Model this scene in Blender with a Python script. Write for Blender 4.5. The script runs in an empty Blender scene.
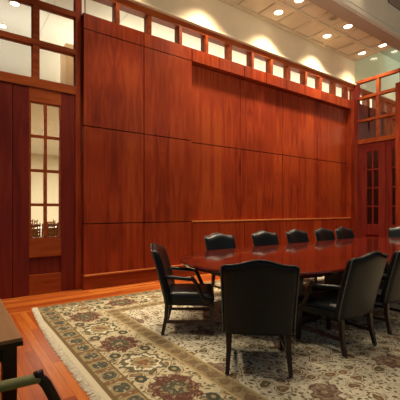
import bpy, bmesh, math, random
from mathutils import Vector, Matrix
random.seed(7)
PI = math.pi
SC = bpy.context.scene
C = SC.collection

# ------------------------------------------------------------ camera
cam_d = bpy.data.cameras.new('camera'); cam = bpy.data.objects.new('camera', cam_d); C.objects.link(cam)
cam_d.sensor_width = 36; cam_d.lens = 36 * 348 / 400
cam_d.shift_y = 10.3 / 400
cam_d.clip_start = .05; cam_d.clip_end = 200
cam.location = (0, 0, 1.4)
cam.rotation_euler = (PI/2, 0, math.radians(54.34 - 90))
SC.camera = cam

# ------------------------------------------------------------ world, exposure
w = bpy.data.worlds.new('world'); SC.world = w; w.use_nodes = True
w.node_tree.nodes['Background'].inputs[0].default_value = (.85, .92, 1.0, 1)
w.node_tree.nodes['Background'].inputs[1].default_value = .10
SC.view_settings.view_transform = 'Standard'; SC.view_settings.look = 'None'
SC.view_settings.gamma = 1; SC.view_settings.use_curve_mapping = False
SC.view_settings.exposure = 0.4

WARM = (1.0, .80, .55)
def spot(name, loc, power, ang=80, blend=.6, rad=.06, col=WARM, aim=(0, 0, -1)):
    d = bpy.data.lights.new(name, 'SPOT'); d.energy = power; d.spot_size = math.radians(ang); d.spot_blend = blend
    d.shadow_soft_size = rad; d.color = col
    o = bpy.data.objects.new(name, d); C.objects.link(o); o.location = loc
    o.rotation_euler = Vector(aim).to_track_quat('-Z', 'Y').to_euler()
    return o
def area(name, loc, sx, sy, power, col=WARM, aim=(0, 0, -1)):
    d = bpy.data.lights.new(name, 'AREA'); d.shape = 'RECTANGLE'; d.size = sx; d.size_y = sy; d.energy = power; d.color = col
    o = bpy.data.objects.new(name, d); C.objects.link(o); o.location = loc
    o.rotation_euler = Vector(aim).to_track_quat('-Z', 'Y').to_euler()
    return o
LX = (.6, 2.54, 4.50, 6.46, 8.42, 10.2)
for i, x in enumerate(LX):
    if i: spot('wall_downlight', (x, 5.68, 6.13), (0, 110, 320, 420, 500, 200)[i], 112, 1.0, .09)
    spot('aisle_downlight', (x, 5.12, 6.12), (240, 200, 210, 240, 240, 80)[i], 70, .5, .05)
spot('beam_face_light', (7.35, 4.12, 6.9), 60, 70, 1, .04)
for x, y, p in ((2.0, 2.0, 20), (4.5, 3.2, 120), (7.5, 3.2, 150), (9.2, 1.5, 60), (1.6, -1.0, 22), (4.5, -.5, 22), (-.5, 3.7, 230), (.2, 2.6, 80)):
    spot('hall_downlight', (x, y, 6.85), p, 95, .7, .09)
area('hall_ceiling_fill', (5.5, 1.6, 3.4), 5, 1.5, 135, (1.0, .84, .62), (.1, .25, 1))  # floating area light added to lift the ceiling, no fixture behind it
# light of the neighbouring rooms, mostly from lamps added out of sight
area('dining_ceiling_fill', (9.8, 9.3, 4.55), 14, .5, 330, (1.0, .90, .72), (0, -.35, 1))  # added unseen fill brightening the ceiling behind the high windows
area('dining_ceiling_fill', (0.6, 9.3, 4.55), 3, .5, 15, (1.0, .98, .94), (0, -.3, 1))  # weaker added fill for the ceiling behind the left transom
spot('pier_fill', (1.3, 7.0, 5.8), 75, 60, 1, .1, (1.0, .86, .66), (.65, .8, -.6))  # added spot, only there to brighten the backlit pier
area('dining_room_ceiling_light', (5, 13.5, 4.2), 14, 4, 1250, (1.0, .90, .72))
area('side_room_fill', (13.5, 3.4, 4.6), 4, 1.0, 70, (1.0, .88, .68), (-.1, .6, 1))  # added upward fill for the upper wall behind the end glass
spot('side_room_teal_fill', (12.2, 4.6, 5.0), 110, 70, 1, .2, (.45, .9, 1.0), (.35, .25, .6))  # added teal lamp standing in for a reflection in the end glass

# ------------------------------------------------------------ node helpers
class N:
    def __init__(s, tree, out): s.t = tree; s.o = out
    def _m(s, op, b=None, c=None):
        n = s.t.nodes.new('ShaderNodeMath'); n.operation = op
        s.t.links.new(s.o, n.inputs[0])
        for i, v in ((1, b), (2, c)):
            if v is None: continue
            if isinstance(v, N): s.t.links.new(v.o, n.inputs[i])
            else: n.inputs[i].default_value = v
        return N(s.t, n.outputs[0])
    def __add__(s, b): return s._m('ADD', b)
    def __sub__(s, b): return s._m('SUBTRACT', b)
    def __mul__(s, b): return s._m('MULTIPLY', b)
    def __truediv__(s, b): return s._m('DIVIDE', b)
    def mn(s, b): return s._m('MINIMUM', b)
    def mx(s, b): return s._m('MAXIMUM', b)
    def lt(s, b): return s._m('LESS_THAN', b)
    def gt(s, b): return s._m('GREATER_THAN', b)
    def ab(s): return s._m('ABSOLUTE')
    def fl(s): return s._m('FLOOR')
    def fr(s): return s._m('FRACT')
    def sin(s): return s._m('SINE')
    def cos(s): return s._m('COSINE')
    def sq(s): return s._m('SQRT')
    def at2(s, b): return s._m('ARCTAN2', b)
class Mat:
    def __init__(s, name, rough=.5, spec=.5, coat=0, metal=0):
        s.m = bpy.data.materials.new(name); s.m.use_nodes = True; s.t = s.m.node_tree
        s.b = s.t.nodes['Principled BSDF']
        s.b.inputs['Roughness'].default_value = rough; s.b.inputs['Specular IOR Level'].default_value = spec
        s.b.inputs['Coat Weight'].default_value = coat; s.b.inputs['Coat Roughness'].default_value = .12
        s.b.inputs['Metallic'].default_value = metal
        tc = s.t.nodes.new('ShaderNodeTexCoord'); s.pos = tc.outputs['Object']
    def sep(s):
        n = s.t.nodes.new('ShaderNodeSeparateXYZ'); s.t.links.new(s.pos, n.inputs[0])
        return [N(s.t, o) for o in n.outputs]
    def comb(s, x, y, z):
        n = s.t.nodes.new('ShaderNodeCombineXYZ')
        for i, v in enumerate((x, y, z)):
            if isinstance(v, N): s.t.links.new(v.o, n.inputs[i])
            else: n.inputs[i].default_value = v
        return n.outputs[0]
    def noise(s, vec, scale=5, detail=3, dist=0, rough=.5):
        n = s.t.nodes.new('ShaderNodeTexNoise'); n.inputs['Scale'].default_value = scale
        n.inputs['Detail'].default_value = detail; n.inputs['Distortion'].default_value = dist; n.inputs['Roughness'].default_value = rough
        s.t.links.new(vec, n.inputs['Vector']); return N(s.t, n.outputs['Fac'])
    def vor(s, vec, scale=5, feat='F1'):
        n = s.t.nodes.new('ShaderNodeTexVoronoi'); n.feature = feat; n.inputs['Scale'].default_value = scale
        s.t.links.new(vec, n.inputs['Vector']); return N(s.t, n.outputs['Distance'])
    def white(s, vec):
        n = s.t.nodes.new('ShaderNodeTexWhiteNoise'); n.noise_dimensions = '3D'
        s.t.links.new(vec, n.inputs['Vector']); return N(s.t, n.outputs['Value'])
    def ramp(s, f, stops, mode='LINEAR'):
        n = s.t.nodes.new('ShaderNodeValToRGB'); n.color_ramp.interpolation = mode; e = n.color_ramp.elements
        while len(e) < len(stops): e.new(.5)
        for i, (p, c) in enumerate(stops): e[i].position = p; e[i].color = (*c, 1)
        s.t.links.new(f.o, n.inputs[0]); return n.outputs[0]
    def mix(s, f, a, b):
        n = s.t.nodes.new('ShaderNodeMix'); n.data_type = 'RGBA'
        if isinstance(f, N): s.t.links.new(f.o, n.inputs[0])
        else: n.inputs[0].default_value = f
        for i, v in ((6, a), (7, b)):
            if isinstance(v, tuple): n.inputs[i].default_value = (*v, 1)
            else: s.t.links.new(v, n.inputs[i])
        return n.outputs[2]
    def color(s, c):
        if isinstance(c, tuple): s.b.inputs['Base Color'].default_value = (*c, 1)
        else: s.t.links.new(c, s.b.inputs['Base Color'])
        return s
    def bump(s, h, strength=.2, dist=.01):
        n = s.t.nodes.new('ShaderNodeBump'); n.inputs['Strength'].default_value = strength; n.inputs['Distance'].default_value = dist
        s.t.links.new(h.o, n.inputs['Height']); s.t.links.new(n.outputs[0], s.b.inputs['Normal'])

def plain(name, col, rough=.5, spec=.5, var=.06, scale=8, coat=0, metal=0):
    m = Mat(name, rough, spec, coat, metal)
    f = m.noise(m.pos, scale, 3)
    m.color(m.ramp(f, [(.3, tuple(c*(1-var) for c in col)), (.7, tuple(min(1, c*(1+var)) for c in col))]))
    return m.m
def wood(name, dark, mid, light, axis='z', strip=.34, rough=.42, coat=.0, fig=1.0, spec=.16):
    m = Mat(name, rough, spec, coat)
    x, y, z = m.sep()
    a, b = {'z': (x + y, z), 'x': (y + z, x), 'y': (x + z, y)}[axis]
    cell = ((a / strip) + .13).fl()
    rnd = m.white(m.comb(cell, 3.1, 7.7))
    loc = (((a / strip) + .13).fr() - .5).ab() * strip          # book-matched about each strip
    v = m.comb(loc * 5.0, b * .55 + rnd * 9.0, rnd * 20.0)
    f = m.noise(v, 1.5, 5, 1.2, .55)
    v2 = m.comb(a * 60.0, b * 1.6, 0.0)
    g = m.noise(v2, 1.6, 2, .2)
    t = f * .84 * fig + g * .16 + (rnd - .5) * .16 + (.375 * (1 - fig))
    m.color(m.ramp(t, [(.26, dark), (.5, mid), (.74, light)]))
    m.bump(g, .05, .002)
    return m.m
M = {}
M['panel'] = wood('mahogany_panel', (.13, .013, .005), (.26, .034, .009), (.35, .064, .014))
M['rail'] = wood('mahogany_rail', (.14, .020, .006), (.27, .052, .012), (.36, .09, .018), 'x', .5)
M['door'] = wood('mahogany_door_shaded', (.085, .009, .007), (.14, .016, .011), (.19, .028, .015), 'z', .5)  # darker copy of the panel mahogany, dimness of the door side painted in
M['table'] = wood('table_mahogany', (.060, .006, .004), (.115, .012, .006), (.17, .024, .009), 'x', .55, .05, .6, 1.0, .5)
M['ledge'] = wood('lit_edge_mahogany', (.30, .08, .02), (.44, .14, .04), (.52, .19, .06), 'x', .5)  # paler copy of the rail wood, brightness of lit edges painted in
M['darkwood'] = wood('dark_wood', (.010, .005, .004), (.022, .010, .007), (.04, .017, .01), 'z', .2, .3, .3, 1.0, .35)
M['chairwood'] = wood('dining_chair_wood', (.07, .025, .009), (.15, .055, .018), (.22, .09, .03), 'z', .1)
M['desk'] = wood('desk_walnut', (.26, .13, .055), (.36, .19, .085), (.44, .24, .11), 'y', .3, .45, .1)
M['seam'] = plain('shadow_gap', (.012, .005, .004), .8)
M['leather'] = plain('black_green_leather', (.005, .009, .012), .31, .36, .25, 30)
M['glint_welt'] = plain('leather_glint_welt', (.10, .11, .10), .25, .7, .2, 30)  # pale rim that paints in the highlight along the back's edge
M['olive'] = plain('olive_leather', (.21, .23, .085), .35, .5, .15, 20)
M['cream'] = plain('cream_paint', (.70, .61, .44), .7, .3, .03, 2)
M['ceil'] = plain('ceiling_paint', (.56, .47, .34), .75, .3, .03, 2)
M['rib'] = plain('ceiling_rib_paint', (.50, .42, .30), .75, .3, .03, 2)
M['beam'] = plain('beam_shade_paint', (.30, .22, .16), .75, .3, .03, 2)  # ceiling paint darkened, shade of the underside put into the colour
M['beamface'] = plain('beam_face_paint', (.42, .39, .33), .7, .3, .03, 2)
M['diningcream'] = plain('dining_room_paint', (.80, .72, .54), .75, .2, .03, 1)
M['diningceil'] = plain('dining_room_ceiling_paint', (.78, .76, .68), .75, .2, .03, 1)
M['pier'] = plain('dining_room_pier_paint', (.72, .48, .28), .7, .2, .03, 1)
M['teal'] = plain('side_room_paint', (.36, .40, .34), .6, .4, .06, 1.2)
M['sideceil'] = plain('side_room_ceiling_paint', (.40, .37, .29), .7, .3, .03, 1)
M['sidecream'] = plain('side_room_cream', (.66, .66, .52), .6, .4, .05, 1.2)
M['vent'] = plain('vent_metal', (.06, .06, .055), .5)
M['trimwhite'] = plain('downlight_trim', (.62, .56, .45), .5)
M['cloth'] = plain('white_linen', (.82, .76, .66), .8)
M['carpet'] = plain('dining_room_carpet', (.30, .20, .11), .9, .1, .3, 6)
M['brass'] = plain('brass', (.6, .42, .16), .3, .5, .05, 20, 0, 1)
def glass(name, tint=(1, 1, 1), refl=1.0):
    m = bpy.data.materials.new(name); m.use_nodes = True; t = m.node_tree; t.nodes.clear()
    o = t.nodes.new('ShaderNodeOutputMaterial'); mx = t.nodes.new('ShaderNodeMixShader')
    tr = t.nodes.new('ShaderNodeBsdfTransparent'); tr.inputs[0].default_value = (*tint, 1)
    gl = t.nodes.new('ShaderNodeBsdfGlossy'); gl.inputs['Roughness'].default_value = .02
    fr = t.nodes.new('ShaderNodeLayerWeight'); fr.inputs[0].default_value = .5
    pw = t.nodes.new('ShaderNodeMath'); pw.operation = 'POWER'; pw.inputs[1].default_value = 5
    ml = t.nodes.new('ShaderNodeMath'); ml.operation = 'MULTIPLY_ADD'; ml.inputs[1].default_value = .96 * refl; ml.inputs[2].default_value = .04 * refl
    t.links.new(fr.outputs['Facing'], pw.inputs[0]); t.links.new(pw.outputs[0], ml.inputs[0]); t.links.new(ml.outputs[0], mx.inputs[0])
    t.links.new(tr.outputs[0], mx.inputs[1]); t.links.new(gl.outputs[0], mx.inputs[2]); t.links.new(mx.outputs[0], o.inputs[0])
    return m
M['glass'] = glass('clear_glass', (.97, .98, .96))
M['endglass'] = glass('greenish_glass', (.92, .94, .88), 1.4)
def emit(name, col, s):
    m = bpy.data.materials.new(name); m.use_nodes = True; b = m.node_tree.nodes['Principled BSDF']
    b.inputs['Base Color'].default_value = (*col, 1)
    b.inputs['Emission Color'].default_value = (*col, 1); b.inputs['Emission Strength'].default_value = s
    return m
M['lamp'] = emit('lamp_lens', (1, .92, .74), 6)

# floor : wall-side boards along X, border boards along Y, basket parquet elsewhere
fm = Mat('orange_parquet', .38, .25, .0)
x, y, z = fm.sep()
def boards(a, b, wd, ln, seed):
    r = (a / wd).fl(); off = fm.white(fm.comb(r, seed, 1.0)) * ln
    c = ((b + off) / ln).fl()
    v = fm.white(fm.comb(r, c, seed))
    gr = fm.noise(fm.comb(a * 26.0, b * 2.2, v * 13.0), 1.4, 4, .8)
    gap = ((a / wd).fr() - .5).ab().gt(.475)
    return v * .55 + gr * .45, gap
va, ga = boards(y, x, .085, 1.3, 2.0)
vb, gb = boards(x, y, .085, 1.1, 5.0)
chk = ((x / .45).fl() + (y / .45).fl())._m('MODULO', 2.0).ab()
par = vb * chk + va * ((chk * -1.0) + 1.0)
nearwall = y.gt(5.28); edge = x.gt(.42)
def sel(f, a, b): return a * f + b * ((f * -1.0) + 1.0)
val = sel(nearwall, va, sel(edge, vb, par))
gap = sel(nearwall, ga, sel(edge, gb, ga.mx(gb)))
col = fm.ramp(val, [(.15, (.26, .042, .008)), (.45, (.46, .10, .016)), (.62, (.58, .16, .026)), (.85, (.68, .25, .05))])
fm.color(fm.mix(gap * .7, col, (.14, .025, .007)))
M['floor'] = fm.m

# rug (object origin at its corner: 0..L, 0..Wd)
RL, RW = 8.70, 5.82
rm = Mat('persian_rug', .95, .1)
x, y, z = rm.sep()
wob = rm.noise(rm.pos, 6, 2) - .5
ex = x.mn((x * -1.0) + RL) + .05; ey = ((y * -1.0) + RW).mn(y)
ey2 = ey + .11                                    # selvedge is only on the short ends
SPC0 = 5.6
e = ex.mn(ey2)
al = sel(ex.lt(ey2), y - 1.5 + SPC0, x + .035)                        # coordinate along the nearest edge
SPC = .56
k = ((al + .17) / SPC)
cu = (k.fr() - .5) * SPC; cv = e - .58
odd = k.fl()._m('MODULO', 2.0)
rr = (cu * cu * .85 + cv * cv * 1.15).sq(); th = cu.at2(cv)
pet = rr * ((th * 9.0).cos() * .10 + 1.0) + wob * .05
nz = rm.t.nodes.new('ShaderNodeTexNoise'); nz.inputs['Scale'].default_value = 7; nz.inputs['Detail'].default_value = 2
rm.t.links.new(rm.pos, nz.inputs['Vector'])
vm = rm.t.nodes.new('ShaderNodeVectorMath'); vm.operation = 'MULTIPLY_ADD'; vm.inputs[1].default_value = (.13, .13, 0)
rm.t.links.new(nz.outputs['Color'], vm.inputs[0]); rm.t.links.new(rm.pos, vm.inputs[2]); wpos = vm.outputs[0]
def cells(scale):
    n = rm.t.nodes.new('ShaderNodeTexVoronoi'); n.inputs['Scale'].default_value = scale; n.voronoi_dimensions = '2D'
    rm.t.links.new(wpos, n.inputs['Vector']); sp = rm.t.nodes.new('ShaderNodeSeparateColor'); rm.t.links.new(n.outputs['Color'], sp.inputs[0])
    return N(rm.t, n.outputs['Distance']), N(rm.t, sp.outputs[0])
fine = rm.noise(rm.pos, 40, 3, 1.5); med = rm.noise(wpos, 11, 2, 1.6)
d1_, c1_ = cells(6.0); d2_, c2_ = cells(17)
CREAM = (.62, .56, .38); TAN = (.40, .31, .17); OLV = (.17, .15, .085); GRN = (.085, .095, .07); MAR = (.14, .062, .05); IV = (.74, .71, .56); BR = (.24, .16, .09)
def leaves(base, dens, dark=OLV, line=BR):
    g = rm.mix(((med - .5).ab().lt(.020)) * .8, base, line)                      # vines
    col_ = rm.mix(c2_.gt(.55), dark, (.26, .22, .13)); g = rm.mix(d2_.lt(.24) * c2_.lt(dens), g, col_)
    g = rm.mix(d1_.lt(.36) * c1_.lt(.62), g, line); g = rm.mix(d1_.lt(.31) * c1_.lt(.62), g, base)
    col2 = rm.mix(c1_.gt(.30), dark, BR)
    g = rm.mix(d1_.lt(.24) * c1_.lt(.62), g, col2); g = rm.mix(d1_.lt(.08) * c1_.lt(.62), g, TAN)
    return g
bg = leaves(CREAM, .75)
pet2 = pet + (d2_ - .4) * .055
mA = rm.ramp(pet2, [(0, TAN), (.03, GRN), (.09, (.12, .09, .06)), (.12, MAR), (.20, MAR)], 'CONSTANT')
mB = rm.ramp(pet2, [(0, (.30, .15, .08)), (.05, TAN), (.095, (.42, .33, .18)), (.13, IV), (.165, OLV)], 'CONSTANT')
mA = rm.mix(d2_.lt(.22) * .8, mA, (.38, .30, .20)); mB = rm.mix(d2_.lt(.25) * .8, mB, GRN)
mA = rm.mix(fine.gt(.58) * .5, mA, TAN)
medc = rm.mix(odd, mA, mB)
lu = ((k + .5).fr() - .5) * SPC
lv = cv.ab() - .16
lr = (lu * lu * 1.4 + lv * lv * 2.2).sq() + wob * .05
bg = rm.mix(lr.lt(.075), bg, GRN); bg = rm.mix(lr.lt(.03), bg, TAN)
border = rm.mix(pet2.lt(.205), bg, medc)
kg = (al / .24); gu = (kg.fr() - .5) * .24; gv = e - .235
gr_ = (gu * gu * 1.0 + gv * gv * 1.25).sq() + wob * .07
guard = rm.mix(gu.ab().gt(.088), (.34, .28, .15), (.22, .13, .07))
guard = rm.mix(gr_.lt(.082), guard, TAN); guard = rm.mix(gr_.lt(.072), guard, (.09, .10, .08))
guard = rm.mix(fine.gt(.58) * .5, guard, TAN); guard = rm.mix((d2_.lt(.2)) * .5, guard, CREAM)
ku = ((al / .15).fr() - .5) * .15; kv = e - .95
kr = (ku * ku + kv * kv).sq() + wob * .05
inner = rm.mix(kr.lt(.05), (.36, .29, .16), (.22, .15, .09)); inner = rm.mix(fine.gt(.52) * .6, inner, (.30, .22, .12)); inner = rm.mix(d2_.lt(.24) * .7, inner, OLV)
fx = (x / .95); fy = (y / .80); par2 = fy.fl()._m('MODULO', 2.0) * .5
fu = ((fx + par2).fr() - .5) * .95; fv = (fy.fr() - .5) * .80
fr_ = (fu * fu + fv * fv * 1.3).sq(); fth = fu.at2(fv); fp = fr_ * ((fth * 7.0).cos() * .12 + 1.0) + wob * .10 + (d2_ - .4) * .05
field = leaves(IV, .85)
fm2 = rm.ramp(fp, [(0, TAN), (.03, MAR), (.08, (.30, .22, .14)), (.11, MAR), (.15, OLV)], 'CONSTANT')
field = rm.mix(fp.lt(.14) * .85, field, fm2); field = rm.mix(fine.gt(.62) * .4, field, BR)
c = rm.mix(e.lt(.11), CREAM, (.66, .61, .46))
c = rm.mix(e.gt(.11), c, (.20, .14, .07))
c = rm.mix(e.gt(.145), c, guard)
c = rm.mix(e.gt(.315), c, (.20, .14, .07))
c = rm.mix(e.gt(.33), c, border)
c = rm.mix(e.gt(.86), c, (.50, .40, .22)); c = rm.mix(e.gt(.88), c, inner); c = rm.mix(e.gt(1.02), c, (.50, .40, .22))
c = rm.mix(e.gt(1.04), c, field)
rm.color(c); rm.bump(fine, .3, .004)
M['rug'] = rm.m
M['fringe'] = plain('rug_fringe', (.78, .73, .60), .9, .1, .2, 60)

# ------------------------------------------------------------ mesh helpers
def add_box(bm, x0, x1, y0, y1, z0, z1, bevel=0):
    vs = [bm.verts.new((x, y, z)) for x in (x0, x1) for y in (y0, y1) for z in (z0, z1)]
    fs = [bm.faces.new([vs[i] for i in q]) for q in ((0, 1, 3, 2), (4, 6, 7, 5), (0, 4, 5, 1), (2, 3, 7, 6), (0, 2, 6, 4), (1, 5, 7, 3))]
    if bevel > 0:
        ed = set(e for f in fs for e in f.edges)
        bmesh.ops.bevel(bm, geom=list(ed), offset=bevel, segments=2, affect='EDGES', profile=.6)
def add_tube(bm, pts, radii, seg=10, flat=1.0):
    pts = [Vector(p) for p in pts]; rings = []
    if not isinstance(radii, (list, tuple)): radii = [radii] * len(pts)
    up = Vector((1, 0, 0))
    for i, p in enumerate(pts):
        d = (pts[min(i+1, len(pts)-1)] - pts[max(i-1, 0)]).normalized()
        a = up - d * up.dot(d)
        if a.length < 1e-3: a = Vector((0, 1, 0)) - d * d.y
        a.normalize(); b = d.cross(a)
        rings.append([bm.verts.new(p + a * math.cos(2*PI*k/seg) * radii[i] + b * math.sin(2*PI*k/seg) * radii[i] * flat) for k in range(seg)])
    for i in range(len(rings)-1):
        for k in range(seg):
            bm.faces.new((rings[i][k], rings[i][(k+1) % seg], rings[i+1][(k+1) % seg], rings[i+1][k]))
    bm.faces.new(list(reversed(rings[0]))); bm.faces.new(rings[-1])
def add_taper(bm, p0, p1, w0, w1):
    a = [Vector(p0) + Vector((sx*w0/2, sy*w0/2, 0)) for sx, sy in ((-1,-1),(1,-1),(1,1),(-1,1))]
    b = [Vector(p1) + Vector((sx*w1/2, sy*w1/2, 0)) for sx, sy in ((-1,-1),(1,-1),(1,1),(-1,1))]
    va_ = [bm.verts.new(p) for p in a]; vb_ = [bm.verts.new(p) for p in b]
    bm.faces.new(va_); bm.faces.new(list(reversed(vb_)))
    for k in range(4): bm.faces.new((va_[k], vb_[k], vb_[(k+1) % 4], va_[(k+1) % 4]))
def add_disc(bm, cx, cy, z0, z1, r, seg=24, ri=0):
    def ring(rad, z): return [bm.verts.new((cx + rad*math.cos(2*PI*k/seg), cy + rad*math.sin(2*PI*k/seg), z)) for k in range(seg)]
    a, b = ring(r, z0), ring(r, z1)
    for k in range(seg): bm.faces.new((a[k], a[(k+1) % seg], b[(k+1) % seg], b[k]))
    if ri <= 0:
        bm.faces.new(a); bm.faces.new(b)
    else:
        c_, d_ = ring(ri, z0), ring(ri, z1)
        for k in range(seg):
            j = (k+1) % seg
            bm.faces.new((c_[k], c_[j], d_[j], d_[k])); bm.faces.new((a[k], a[j], c_[j], c_[k])); bm.faces.new((b[k], b[j], d_[j], d_[k]))
def obj(name, bm, mat, parent=None, smooth=False):
    bmesh.ops.recalc_face_normals(bm, faces=bm.faces)
    me = bpy.data.meshes.new(name); bm.to_mesh(me); bm.free()
    me.materials.append(mat if not isinstance(mat, str) else M[mat])
    if smooth:
        for p in me.polygons: p.use_smooth = True
    o = bpy.data.objects.new(name, me); C.objects.link(o)
    if parent: o.parent = parent
    return o
def box(name, x0, x1, y0, y1, z0, z1, mat, parent=None, bevel=0):
    bm = bmesh.new(); add_box(bm, x0, x1, y0, y1, z0, z1, bevel); return obj(name, bm, mat, parent)
def struct(o, label=None):
    o['kind'] = 'structure'
    if label: o['label'] = label
    return o
def empty(name, loc=(0, 0, 0), rz=0):
    o = bpy.data.objects.new(name, None); C.objects.link(o); o.location = loc; o.rotation_euler = (0, 0, rz); o.empty_display_size = .1; return o
def tag(o, label, cat, group=None):
    o['label'] = label; o['category'] = cat
    if group: o['group'] = group
    return o
def dup(root, loc, rz, label, group=None):
    r = root.copy(); C.objects.link(r); r.location = loc; r.rotation_euler = (0, 0, rz); r['label'] = label
    if group: r['group'] = group
    for ch in list(root.children):
        c_ = ch.copy(); C.objects.link(c_); c_.parent = r
        for g in list(ch.children):
            d_ = g.copy(); C.objects.link(d_); d_.parent = c_
    return r

# ------------------------------------------------------------ room shell
XE = 10.5; YA = 6.16
struct(box('floor', -3, XE + .1, -3, 6.5, -.12, 0, 'floor'), 'orange parquet floor around the rug')
# --- panelled wall on the photo's left
wl = struct(empty('wall_left'), 'tall mahogany panelled wall below a row of high windows')
box('wall_backing', 1.9, XE + .1, 6.345, 6.42, 0, 4.86, 'seam', wl)
G = .009
def panel(x0, x1, z0, z1, y=YA, name='wood_panel', mat='panel', par=wl):
    return box(name, x0 + G, x1 - G, y, 6.345, z0 + G, z1 - G, mat, par, .002)
for x0, x1 in ((1.9, 3.075), (3.075, 4.21)):
    for z0, z1 in ((.25, 1.16), (1.16, 2.89), (2.89, 4.6)): panel(x0, x1, z0, z1)
    panel(x0, x1, 4.6, 4.875)
RX = (4.21, 5.73, 7.25, 8.77, 10.3)
for i in range(4):
    for z0, z1 in ((1.165, 2.89), (2.89, 4.6)): panel(RX[i], RX[i+1], z0, z1, 6.31)
DX = [4.21, 4.95, 5.73, 6.49, 7.25, 8.01, 8.77, 9.53, 10.3]
for i in range(8):
    panel(DX[i], DX[i+1], .25, 1.14); panel(DX[i], DX[i+1], 4.6, 4.875)
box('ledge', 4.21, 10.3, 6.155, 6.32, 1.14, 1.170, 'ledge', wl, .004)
panel(10.3, XE, .25, 4.875)
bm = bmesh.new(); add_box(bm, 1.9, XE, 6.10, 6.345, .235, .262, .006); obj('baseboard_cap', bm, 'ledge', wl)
bl = box('baseboard_left', 1.9, XE, 6.125, 6.35, 0, .235, 'rail'); struct(bl)
# --- high windows (clerestory)
mull = [2.54, 3.21, 3.93, 4.62, 5.31, 6.02, 6.70, 7.38, 8.08, 8.77, 9.46, 10.13]
tr = struct(empty('trim_1'), 'mahogany frame around the row of high windows')
box('window_sill', 1.9, XE, 6.17, 6.36, 4.872, 4.882, 'rail', tr)
box('head_rail', 1.9, XE + 6, 6.17, 6.36, 5.26, 5.39, 'rail', tr, .004)
for mxx in mull: box('mullion', mxx - .038, mxx + .038, 6.17, 6.36, 4.89, 5.27, 'rail', tr, .004)
edges = [1.9] + mull + [XE - .04]
wn = 0
def window(x0, x1, z0, z1, y, fr=.02, mat='rail', pane='glass'):
    global wn; wn += 1
    wi = struct(empty('window_%d' % wn))
    bm = bmesh.new()
    add_box(bm, x0, x1, y - .02, y + .02, z0, z0 + fr); add_box(bm, x0, x1, y - .02, y + .02, z1 - fr, z1)
    add_box(bm, x0, x0 + fr, y - .02, y + .02, z0 + fr, z1 - fr); add_box(bm, x1 - fr, x1, y - .02, y + .02, z0 + fr, z1 - fr)
    obj('window_frame', bm, mat, wi); box('pane', x0 + fr, x1 - fr, y - .003, y + .003, z0 + fr, z1 - fr, pane, wi)
    return wi
for i in range(len(edges) - 1):
    window(edges[i] + .04, edges[i+1] - .04, 4.882, 5.27, 6.215, .008)
cor = struct(empty('trim_2'), 'cream cornice above the high windows')
bm = bmesh.new(); add_box(bm, 1.9, XE, 6.10, 6.36, 5.39, 5.42, .006); add_box(bm, 1.9, XE, 6.12, 6.36, 5.42, 5.45, .006)
obj('cornice', bm, 'cream', cor)
struct(box('wall_upper', -3, XE + .1, 6.18, 6.42, 5.45, 6.2, 'cream'), 'cream upper wall washed by the downlights')
# --- door wall at the far left, set a little back
YD = 6.25
wd = struct(empty('wall_door_side'), 'shaded mahogany wall with glazed door and transom lights above')
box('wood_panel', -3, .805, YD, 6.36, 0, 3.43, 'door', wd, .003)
box('post', 1.785, 1.897, YD - .01, 6.36, 0, 5.39, 'panel', wd, .004)
for mx_ in (-.82, -.17, .49, 1.15): box('mullion', mx_ - .05, mx_ + .05, YD - .01, 6.36, 3.58, 5.39, 'rail', wd, .004)
for z0, z1 in ((3.43, 3.58), (4.13, 4.22), (4.79, 4.88), (5.29, 5.39)): box('transom_rail', -3, 1.785, YD - .016, 6.36, z0, z1, 'rail', wd, .004)
for x0, x1 in ((-.12, .44), (.54, 1.10), (1.20, 1.785)):
    for z0, z1 in ((3.58, 4.13), (4.22, 4.79), (4.88, 5.29)): window(x0, x1, z0, z1, 6.30, .012)
def glazed_door(name, W, H, gx0, gx1, gz0, gz1, mat='door'):
    """leaf in local coordinates: x across 0..W, face at y=0 looking towards -y"""
    d = struct(empty(name))
    bm = bmesh.new(); T = .06
    add_box(bm, 0, gx0, 0, T, 0, H, .004); add_box(bm, gx1, W, 0, T, 0, H, .004)
    obj('door_stile', bm, mat, d)
    bm = bmesh.new(); add_box(bm, gx0, gx1, 0, T, gz1, H, .003); obj('top_rail', bm, 'rail' if name == 'door_1' else mat, d)
    bm = bmesh.new(); add_box(bm, gx0, gx1, -.004, T, gz0 - .30, gz0, .004); obj('lock_rail', bm, 'rail' if name == 'door_1' else mat, d)
    bm = bmesh.new(); add_box(bm, gx0, gx1, -.004, T, 0, .33, .004); obj('bottom_rail', bm, 'rail' if name == 'door_1' else mat, d)
    bm = bmesh.new(); add_box(bm, gx0, gx1, .03, T, .33, gz0 - .30, .002); obj('recessed_panel', bm, mat, d)
    bm = bmesh.new(); cx = (gx0 + gx1) / 2; f = .03
    for a0, a1 in ((gx0, gx0 + f), (cx - .026, cx + .026), (gx1 - f, gx1)): add_box(bm, a0, a1, .008, T - .01, gz0, gz1)
    dz = (gz1 - gz0) / 4
    for k in range(5):
        z0 = gz0 + k * dz - .024; add_box(bm, gx0, gx1, .010, T - .012, max(gz0, z0), min(gz1, z0 + .048))
    obj('muntin', bm, 'rail' if name == 'door_1' else mat, d)
    box('pane', gx0 + .01, gx1 - .01, .028, .034, gz0 + .01, gz1 - .01, 'glass', d)
    return d
box('gap_blocker', .785, .84, 6.315, 6.36, 0, 3.43, 'seam', wd)  # added dark strip covering the light leak beside the door leaf
box('gap_blocker', 1.75, 1.80, 6.32, 6.36, 0, 3.43, 'seam', wd)  # same added dark strip on the other side of the leaf
d1 = glazed_door('door_1', .965, 3.42, .235, .735, .92, 3.19); d1.location = (.812, YD, .004)
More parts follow.
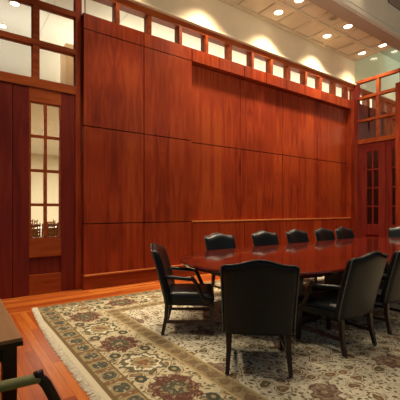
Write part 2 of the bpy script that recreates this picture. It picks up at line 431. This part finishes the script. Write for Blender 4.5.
# --- end wall with double doors
we = struct(empty('wall_right'), 'mahogany end wall with double glazed doors and transom grid')
bm = bmesh.new(); add_box(bm, XE, XE + .12, 6.04, 6.34, 0, 5.48, .004); obj('corner_post', bm, 'door', we)
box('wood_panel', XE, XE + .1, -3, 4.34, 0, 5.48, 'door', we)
for z0, z1 in ((3.48, 3.62), (4.17, 4.25), (4.88, 4.97), (5.40, 5.49)): box('transom_rail', XE - .015, XE + .11, 4.34, 6.04, z0, z1, 'rail', we, .004)
for yy in (4.74, 5.42): box('mullion', XE - .008, XE + .11, yy - .045, yy + .045, 3.62, 5.40, 'rail', we, .004)
box('door_mullion', XE, XE + .1, 5.185, 5.205, 0, 3.48, 'door', we)
for nm, y1 in (('door_2', 6.035), ('door_3', 5.18)):
    d = glazed_door(nm, .83, 3.46, .25 if nm == 'door_2' else .15, .66, .95, 3.22); d.rotation_euler = (0, 0, -PI/2); d.location = (XE + .01, y1, .004)
wn_rot = []
for y0, y1 in ((4.34, 4.695), (4.785, 5.375), (5.465, 6.04)):
    for z0, z1 in ((3.62, 4.17), (4.25, 4.88), (4.97, 5.40)):
        wn += 1; wi = struct(empty('window_%d' % wn)); box('pane', XE + .04, XE + .046, y0, y1, z0, z1, 'glass', wi)
wn += 1; wi = struct(empty('window_%d' % wn)); box('pane', XE + .04, XE + .05, 3.0, 6.18, 5.49, 6.2, 'endglass', wi)
# projecting pilaster on the end wall
struct(box('wall_pilaster', 9.9, XE - .01, 2.6, 4.62, 0, 4.88, 'panel'), 'projecting mahogany pilaster at the right edge')

# --- ceiling with shallow coffers, beam and higher hall ceiling
ce = struct(empty('ceiling'), 'cream coffered ceiling with recessed downlights')
box('ceiling_slab', -3, XE + .1, 4.4, 6.2, 6.2, 6.3, 'ceil', ce)
bm = bmesh.new()
ribY = (6.11, 5.43, 4.81)
for yy in ribY: add_box(bm, -3, XE, yy - .05, yy + .05, 6.155, 6.2)
xx = 6.46 + .327 - .653 * 13
k = 0
while xx < XE:
    if xx > -3: add_box(bm, xx - .05, xx + .05, 4.65, 6.18, 6.165, 6.199)
    xx += .653
obj('coffer_rib', bm, 'rib', ce)
bmm = struct(empty('trim_3'), 'wide dropped ceiling beam with stepped moulding')
box('beam', -3, XE, 4.365, 4.66, 5.85, 6.3, 'beam', bmm)
bm = bmesh.new()
add_box(bm, -3, XE, 4.27, 4.362, 5.85, 5.91, .01); add_box(bm, -3, XE, 4.29, 4.32, 5.91, 5.96, .008); add_box(bm, -3, XE, 4.285, 4.32, 5.99, 6.01, .004)
add_box(bm, -3, XE, 4.30, 4.36, 5.86, 6.95)
obj('moulding', bm, 'beamface', bmm)
struct(box('ceiling_upper', -3, XE + .1, -3, 4.34, 6.95, 7.05, 'ceil'))
t = tag(empty('air_vent', (9.5, 4.29, 6.68)), 'dark slotted air vent high on the pale beam face', 'vent')
box('vent_frame', -.68, .85, -.012, .008, -.12, .12, 'vent', t)
bm = bmesh.new()
for q in range(5): add_box(bm, -.65, .82, -.022, -.012, -.10 + q * .046, -.090 + q * .046)
obj('louvre', bm, 'beam', t)

def downlight(x, y, z, label, r=.10):
    t = empty('recessed_downlight', (x, y, z)); tag(t, label, 'ceiling light', 'recessed ceiling downlights')
    bm = bmesh.new(); add_disc(bm, 0, 0, -.012, 0, r + .025, 24, r); obj('trim_ring', bm, 'trimwhite', t)
    bm = bmesh.new(); add_disc(bm, 0, 0, -.006, -.001, r, 24); obj('lamp_lens', bm, 'lamp', t)
    return t
LN = {6.46: 'first', 8.42: 'second', 10.2: 'third'}
for x in (6.46, 8.42, 10.2):
    downlight(x, 5.74, 6.2, {6.46: 'round lit downlight near the cream wall, leftmost of its row', 8.42: 'round lit downlight near the cream wall, middle of its row of three', 10.2: 'round lit downlight near the cream wall, closest to the end glass'}[x])
    downlight(x, 5.12, 6.2, {6.46: 'round lit downlight beside the shaded beam, cut by the photo top edge', 8.42: 'round lit downlight beside the shaded beam, just right of the grey speaker', 10.2: 'round lit downlight beside the shaded beam, closest to the end glass'}[x])
t = tag(empty('ceiling_speaker', (7.76, 5.12, 6.2)), 'round grey speaker grille set flush in the coffered ceiling', 'speaker')
bm = bmesh.new(); add_disc(bm, 0, 0, -.012, 0, .125, 24, .10); obj('speaker_ring', bm, 'rib', t)
bm = bmesh.new(); add_disc(bm, 0, 0, -.008, 0, .10, 24); obj('grille', bm, plain('speaker_grille', (.26, .23, .15), .6), t)

# ------------------------------------------------------------ neighbouring rooms seen through the glass
struct(box('floor_dining', -6, 18, 6.5, 20, -.12, 0, 'carpet'))
struct(box('wall_dining_far', -6, 18, 19.5, 19.7, 0, 6, 'diningcream'))
struct(box('wall_dining_side', 17.8, 18, 6.5, 20, 0, 6, 'diningcream'))
struct(box('ceiling_dining', -6, 18, 6.42, 10.2, 5.9, 6.0, 'diningceil'))
struct(box('ceiling_dining_low', -6, 18, 10.2, 20, 4.3, 4.4, 'diningceil'))
struct(box('wall_dining_bulkhead', -6, 18, 10.1, 10.2, 4.3, 5.95, 'diningceil'))
struct(box('trim_4', -6, 18, 9.9, 10.1, 4.3, 4.42, 'diningceil'))
struct(box('trim_5', 2.16, 2.9, 8.3, 8.8, 0, 5.25, 'pier'), 'peach painted pier behind the transom glass')
for x, y, l in ((1.14, 8.5, 'small round light in the ceiling behind the transom, topmost'), (1.03, 9.7, 'small round light in the ceiling behind the transom, at the left photo edge')):
    downlight(x, y, 5.9, l, .09)
rb = struct(empty('trim_6'), 'shallow ribs across the ceiling behind the high windows')
bm = bmesh.new()
for q in range(16): add_box(bm, -5.4 + q * 1.45, -5.28 + q * 1.45, 6.42, 10.1, 5.89, 5.9)
obj('ceiling_rib', bm, 'diningceil', rb)
# side room beyond the end wall
struct(box('floor_side', XE + .1, 18, -3, 6.5, -.12, 0, 'carpet'))
struct(box('ceiling_side', XE + .1, 18, 3.0, 6.4, 6.9, 7.0, 'sideceil'))
struct(box('wall_side_far', 16.5, 16.7, -3, 6.5, 0, 7, 'teal'))
ws = struct(empty('wall_side_left'))
box('wall_lower', XE + .1, 16.5, 6.2, 6.42, 0, 4.1, 'door', ws)
box('wall_middle', XE + .1, 12.45, 6.2, 6.42, 4.1, 4.88, 'door', ws)
box('wall_upper', XE + .1, 16.5, 6.2, 6.42, 5.3, 6.95, 'sidecream', ws)
for xx in (10.8, 11.45, 12.1, 12.5, 13.0, 13.5, 14.0, 14.5, 15.0, 15.5): box('mullion', xx - .05, xx + .05, 6.2, 6.42, 4.1, 5.3, 'rail', ws)
box('transom_rail', 12.45, 16.5, 6.2, 6.42, 4.75, 4.88, 'rail', ws)

# ------------------------------------------------------------ rug
def rug_shift(yy): return .10 * max(0, (yy - 4.1) / 1.72) ** 1.5
bm = bmesh.new(); nx, ny = 60, 40; gv_ = {}
for i in range(nx + 1):
    for j in range(ny + 1):
        X = RL * i / nx; Y = RW * j / ny
        gv_[i, j] = bm.verts.new((X, Y, .012 if 0 < j < ny and 0 < i < nx else .004))
for i in range(nx):
    for j in range(ny): bm.faces.new((gv_[i, j], gv_[i+1, j], gv_[i+1, j+1], gv_[i, j+1]))
bot = [gv_[i, 0] for i in range(nx + 1)] + [gv_[nx, j] for j in range(1, ny + 1)] + [gv_[i, ny] for i in range(nx - 1, -1, -1)] + [gv_[0, j] for j in range(ny - 1, 0, -1)]
low = [bm.verts.new((v.co.x, v.co.y, .001)) for v in bot]
for q in range(len(bot)): bm.faces.new((bot[q], bot[(q+1) % len(bot)], low[(q+1) % len(bot)], low[q]))
bm.faces.new(low)
rug = obj('persian_rug', bm, 'rug'); rug.location = (.905, -.4, 0)
tag(rug, 'large cream and olive floral oriental rug with fringe under the conference table', 'rug')
bm = bmesh.new()
for q in range(1300):
    yy = RW * (q + random.random() * .6) / 1300; ln = .045 + random.random() * .03; sk = random.uniform(-.03, .03)
    add_tube(bm, [(.01, yy, .006), (-ln * .5, yy + sk * .5, .006), (-ln, yy + sk, .004)], [.0042, .0042, .0028], 4)
fr = obj('fringe', bm, 'fringe', rug); fr['kind'] = 'stuff'
# the far corner of the rug lies slightly askew: bend both meshes alike
for me in (rug.data, fr.data):
    for v in me.vertices:
        if v.co.x < 3: v.co.x += rug_shift(v.co.y) * (1 - max(0, v.co.x) / 3)

# ------------------------------------------------------------ conference table
def track(cx0, cx1, cy, r, n=28, q=1.0):
    pts = []
    for k in range(n + 1):
        a = PI/2 + PI * k / n; pts.append((cx0 + r * math.cos(a) * q, cy + r * math.sin(a)))
    for k in range(n + 1):
        a = -PI/2 + PI * k / n; pts.append((cx1 + r * math.cos(a) * q, cy + r * math.sin(a)))
    return pts
def add_loft(bm, sections, cap=True):
    rings = [[bm.verts.new((x, y, z)) for x, y in pts] for pts, z in sections]
    n = len(rings[0])
    for a, b in zip(rings, rings[1:]):
        for k in range(n): bm.faces.new((a[k], a[(k+1) % n], b[(k+1) % n], b[k]))
    if cap: bm.faces.new(rings[0]); bm.faces.new(rings[-1])
TX0, TX1, TY = 3.36, 7.5, 3.25
ct = tag(empty('conference_table', (5.4, TY, .012)), 'long oval glossy mahogany conference table on the rug', 'table')
def T_(r): return [(x - 5.4, y - TY) for x, y in track(TX0, TX1, TY, r)]
bm = bmesh.new()
add_loft(bm, [(T_(1.06), .705), (T_(1.085), .71), (T_(1.10), .725), (T_(1.11), .742), (T_(1.10), .757), (T_(1.085), .76)])
obj('tabletop', bm, 'table', ct)
bm = bmesh.new(); add_loft(bm, [(T_(.97), .672), (T_(.98), .675), (T_(.98), .706)]); obj('apron', bm, 'darkwood', ct)
for px in (3.55, 5.4, 7.3):
    bm = bmesh.new(); add_box(bm, px-5.4-.22, px-5.4+.22, -.34, .34, .12, .66, .02)
    obj('pedestal', bm, 'darkwood', ct)
    bm = bmesh.new(); add_box(bm, px-5.4-.30, px-5.4+.30, -.55, .55, 0, .09, .02); add_box(bm, px-5.4-.26, px-5.4+.26, -.42, .42, .09, .125, .01)
    obj('plinth', bm, 'darkwood', ct)

# ------------------------------------------------------------ armchair (faces +Y, origin on the floor)
def back_point(u, v):
    """u -1..1 across, v 0..1 up; middle surface of the backrest"""
    half = .298 + .016 * v
    top = .948 + .047 * (0.5 + 0.5 * math.cos(PI * min(1, abs(u) / .78)))
    au = abs(u)
    if au > .88: top -= .022 * ((au - .88) / .12) ** 2
    z = .345 + (top - .345) * v
    yy = -.255 - .170 * max(0, (z - .36) / .64) ** 1.15 + .035 * u * u
    return Vector((u * half, yy, z))
def backrest_mesh():
    bm = bmesh.new(); nu, nv = 20, 16
    F, B = {}, {}
    for i in range(nu + 1):
        for j in range(nv + 1):
            u = -1 + 2 * i / nu; v = j / nv
            p = back_point(u, v)
            e_ = min(1, (1 - abs(u)) / .16, 1) ; e_ = math.sqrt(max(0, 1 - (1 - e_) ** 2))
            t_ = min(1, (1 - v) / .10); t_ = math.sqrt(max(0, 1 - (1 - t_) ** 2))
            b_ = e_ * t_
            F[i, j] = bm.verts.new(p + Vector((0, .012 + .038 * b_ + .008 * math.sin(PI * v) * b_, 0)))
            B[i, j] = bm.verts.new(p + Vector((0, -.018 - .020 * b_, 0)))
    for i in range(nu):
        for j in range(nv):
            bm.faces.new((F[i, j], F[i+1, j], F[i+1, j+1], F[i, j+1])); bm.faces.new((B[i, j], B[i, j+1], B[i+1, j+1], B[i+1, j]))
    for i in range(nu):
        bm.faces.new((F[i, 0], B[i, 0], B[i+1, 0], F[i+1, 0])); bm.faces.new((F[i, nv], F[i+1, nv], B[i+1, nv], B[i, nv]))
    for j in range(nv):
        bm.faces.new((F[0, j], F[0, j+1], B[0, j+1], B[0, j])); bm.faces.new((F[nu, j], B[nu, j], B[nu, j+1], F[nu, j+1]))
    return bm
def make_armchair(label, leather='leather', pad='leather'):
    t = empty('armchair'); tag(t, label, 'chair')
    br = obj('backrest', backrest_mesh(), leather, t, True)
    bm = bmesh.new()
    pts = [back_point(-1, v / 8) for v in range(9)] + [back_point(-1 + i / 10, 1) for i in range(1, 20)] + [back_point(1, 1 - v / 8) for v in range(9)]
    add_tube(bm, [p + Vector((0, -.024, 0)) for p in pts], .0065, 6); obj('glint_welt', bm, 'glint_welt', br, True)
    # seat cushion
    bm = bmesh.new(); n = 14; top, lo = {}, {}
    for i in range(n + 1):
        for j in range(n + 1):
            u = -1 + 2 * i / n; v = -1 + 2 * j / n
            wx = .265 + .035 * (v + 1) / 2
            eu = math.sqrt(max(0, 1 - max(0, (abs(u) - .8) / .2) ** 2)); ev = math.sqrt(max(0, 1 - max(0, (abs(v) - .8) / .2) ** 2))
            top[i, j] = bm.verts.new((u * wx, .02 + v * .27, .425 + .055 * eu * ev * (1 - .12 * (u*u + v*v))))
            lo[i, j] = bm.verts.new((u * wx, .02 + v * .27, .40))
    for i in range(n):
        for j in range(n):
            bm.faces.new((top[i, j], top[i+1, j], top[i+1, j+1], top[i, j+1])); bm.faces.new((lo[i, j], lo[i, j+1], lo[i+1, j+1], lo[i+1, j]))
    for q in range(n):
        bm.faces.new((top[q, 0], lo[q, 0], lo[q+1, 0], top[q+1, 0])); bm.faces.new((top[q, n], top[q+1, n], lo[q+1, n], lo[q, n]))
        bm.faces.new((top[0, q], top[0, q+1], lo[0, q+1], lo[0, q])); bm.faces.new((top[n, q], lo[n, q], lo[n, q+1], top[n, q+1]))
    obj('seat', bm, leather, t, True)
    # seat rail, upholstered
    bm = bmesh.new(); sec = [(-.262, -.25), (.262, -.25), (.298, .285), (-.298, .285)]
    add_loft(bm, [(sec, .335), (sec, .405)]); obj('seat_rail', bm, leather, t)
    for s in (-1, 1):
        bm = bmesh.new(); add_taper(bm, (s*.265, .255, .34), (s*.262, .262, .012), .05, .036); obj('leg', bm, 'darkwood', t)
        bm = bmesh.new()
        add_taper(bm, (s*.245, -.235, .345), (s*.25, -.245, .2), .046, .042); add_taper(bm, (s*.25, -.245, .2), (s*.262, -.285, .012), .042, .034)
        obj('leg', bm, 'darkwood', t)
        bm = bmesh.new(); add_box(bm, s*.255 - .011, s*.255 + .011, -.245, .255, .135, .165); obj('stretcher', bm, 'darkwood', t)
        # padded arm and swooping support down to the front leg
        ap = [(s*.27, -.30, .655), (s*.285, -.2, .652), (s*.30, -.08, .640), (s*.303, .02, .634), (s*.30, .055, .628)]
        bm = bmesh.new(); add_tube(bm, ap, [.022, .024, .026, .026, .020], 12, .85); arm = obj('armrest', bm, pad, t, True)
        bm = bmesh.new()
        sp = []
        for q in range(11):
            a = q / 10
            sp.append((s * (.303 - .012 * a), .045 + .215 * a ** 1.5, .63 - .25 * a + .045 * math.sin(2 * PI * a)))
        sp = [(s*.303, .03, .645), (s*.303, .055, .648)] + sp[1:]
        add_tube(bm, sp, [.018, .022] + [.020 - .0*q + .004 * q / 10 for q in range(10)], 10, 1.15); obj('arm_support', bm, 'darkwood', arm, True)
    return t
def rz(dx, dy): return math.atan2(-dx, dy)
Z0 = .012
ch = make_armchair('dark leather armchair nearest the camera, seen from behind at the table end')
ch.location = (2.28, 2.29, Z0); ch.rotation_euler = (0, 0, rz(.657, .754))
GR = 'leather armchairs around the conference table'; ch['group'] = GR
dup(ch, (2.30, 3.42, Z0), rz(.80, -.60), 'dark leather armchair seen side-on at the left tip of the table', GR)
dup(ch, (3.29, 2.15, Z0), rz(0.02, 1), 'dark leather armchair on the near side with a brownish back, just right of centre', GR)
dup(ch, (4.24, 2.20, Z0), rz(0, 1), 'dark leather armchair on the near side, rear view, partly hidden at the right photo edge', GR)
far = ((3.70, 'leather armchair on the far side of the table, leftmost of the row'), (4.78, 'leather armchair on the far side of the table, second from the left'),
       (5.73, 'leather armchair on the far side of the table, middle of the row of five'), (6.66, 'leather armchair on the far side of the table, fourth from the left'),
       (7.42, 'leather armchair on the far side of the table, rightmost of the row of five'))
for x_, l in far: dup(ch, (x_ + .06, 4.28, Z0), rz(random.uniform(-.03, .03), -1), l, GR)
dup(ch, (8.72, 3.92, Z0), rz(-.93, -.36), 'leather armchair at the far end of the table, cut by the right photo edge', GR)
# olive visitor chair at the bottom left
vc = make_armchair('armchair with olive green padded arm at the bottom left corner', 'olive', 'olive'); vc['label'] = 'wooden armchair with an olive green padded arm in the bottom left corner'
vc.location = (.285, 1.42, 0); vc.rotation_euler = (0, 0, rz(1, .02))

# ------------------------------------------------------------ desk at the left edge
dk = tag(empty('desk', (-.385, 2.905, 0)), 'brown wooden desk with dark legs at the left photo edge', 'desk')
box('desktop', -.75, .69, -.90, .95, .70, .74, 'desk', dk, .004)
box('edge_band', -.755, .692, -.906, .955, .70, .722, 'darkwood', dk)
bm = bmesh.new(); add_box(bm, -.68, .63, -.80, .86, .60, .70); obj('apron', bm, 'darkwood', dk)
for a in (-.66, .605):
    for b in (-.83, .80):
        bm = bmesh.new(); add_box(bm, a, a + .07, b, b + .07, 0, .70, .004); obj('leg', bm, 'darkwood', dk)

# ------------------------------------------------------------ dining chairs and tables in the room behind
def dining_table():
    t = tag(empty('dining_table'), 'small dining table under a white cloth seen through the door glass', 'table', 'dining tables in the room behind the door')
    bm = bmesh.new(); add_disc(bm, 0, 0, .72, .75, .55, 28); obj('tabletop', bm, 'chairwood', t)
    bm = bmesh.new(); add_disc(bm, 0, 0, .05, .72, .05, 12); add_disc(bm, 0, 0, 0, .05, .28, 20); obj('pedestal', bm, 'chairwood', t)
    bm = bmesh.new(); n = 40; r0 = []; r1 = []; r2 = []
    for k in range(n):
        a = 2 * PI * k / n; wv = .02 * math.sin(a * 8)
        r0.append((.555 * math.cos(a), .555 * math.sin(a))); r1.append(((.565 + wv*.3) * math.cos(a), (.565 + wv*.3) * math.sin(a))); r2.append(((.60 + wv) * math.cos(a), (.60 + wv) * math.sin(a)))
    add_loft(bm, [(r2, .48), (r1, .74), (r0, .756)]); obj('tablecloth', bm, 'cloth', t, False)
    return t
def dining_chair():
    t = tag(empty('dining_chair'), 'brown wooden slat-back dining chair seen through the door glass', 'chair', 'wooden dining chairs in the room behind the door')
    bm = bmesh.new(); add_box(bm, -.21, .21, -.21, .21, .43, .47, .01); obj('seat', bm, 'chairwood', t)
    for s in (-1, 1):
        bm = bmesh.new(); add_taper(bm, (s*.18, .18, .43), (s*.18, .18, 0), .045, .03); obj('leg', bm, 'chairwood', t)
        bm = bmesh.new(); add_taper(bm, (s*.18, -.18, .45), (s*.18, -.20, 0), .045, .03); obj('leg', bm, 'chairwood', t)
        bm = bmesh.new(); add_taper(bm, (s*.18, -.26, .98), (s*.18, -.185, .45), .035, .042); obj('back_post', bm, 'chairwood', t)
    bm = bmesh.new()
    for zc in (.56, .66, .76, .90):
        yy = -.185 - .075 * (zc - .45) / .53; add_box(bm, -.17, .17, yy - .012, yy + .012, zc - .035, zc + .035)
    obj('back_slat', bm, 'chairwood', t)
    return t
T0 = dining_table(); C0 = dining_chair()
tabs = [(3.15, 14.15), (2.1, 17.2), (4.9, 16.6)]
tl = ['white-clothed dining table nearest behind the glass of the left door', 'white-clothed dining table farther back on the left behind the door glass', 'white-clothed dining table farthest back on the right behind the door glass']
first = True
for i, (tx, ty) in enumerate(tabs):
    if i == 0: T0.location = (tx, ty, 0); T0['label'] = tl[0]
    else: dup(T0, (tx, ty, 0), 0, tl[i], 'dining tables in the room behind the door')
    for a in (0, 60, 120, 180, 240, 300):
        aa = math.radians(a + i * 13 + 20); cx_, cy_ = tx + (.84 * math.cos(aa)), ty + .84 * math.sin(aa)
        r_ = rz(-math.cos(aa), -math.sin(aa))
        if first: C0.location = (cx_, cy_, 0); C0.rotation_euler = (0, 0, r_); first = False
        else: dup(C0, (cx_, cy_, 0), r_, C0['label'], C0['group'])
# two rows of chairs waiting between the door and the tables
for j, (yy, xs) in enumerate(((12.0, (2.05, 2.52, 2.99, 3.46)), (12.65, (2.25, 2.75, 3.25)))):
    for x_ in xs: dup(C0, (x_, yy, 0), random.uniform(-.15, .15), C0['label'], C0['group'])
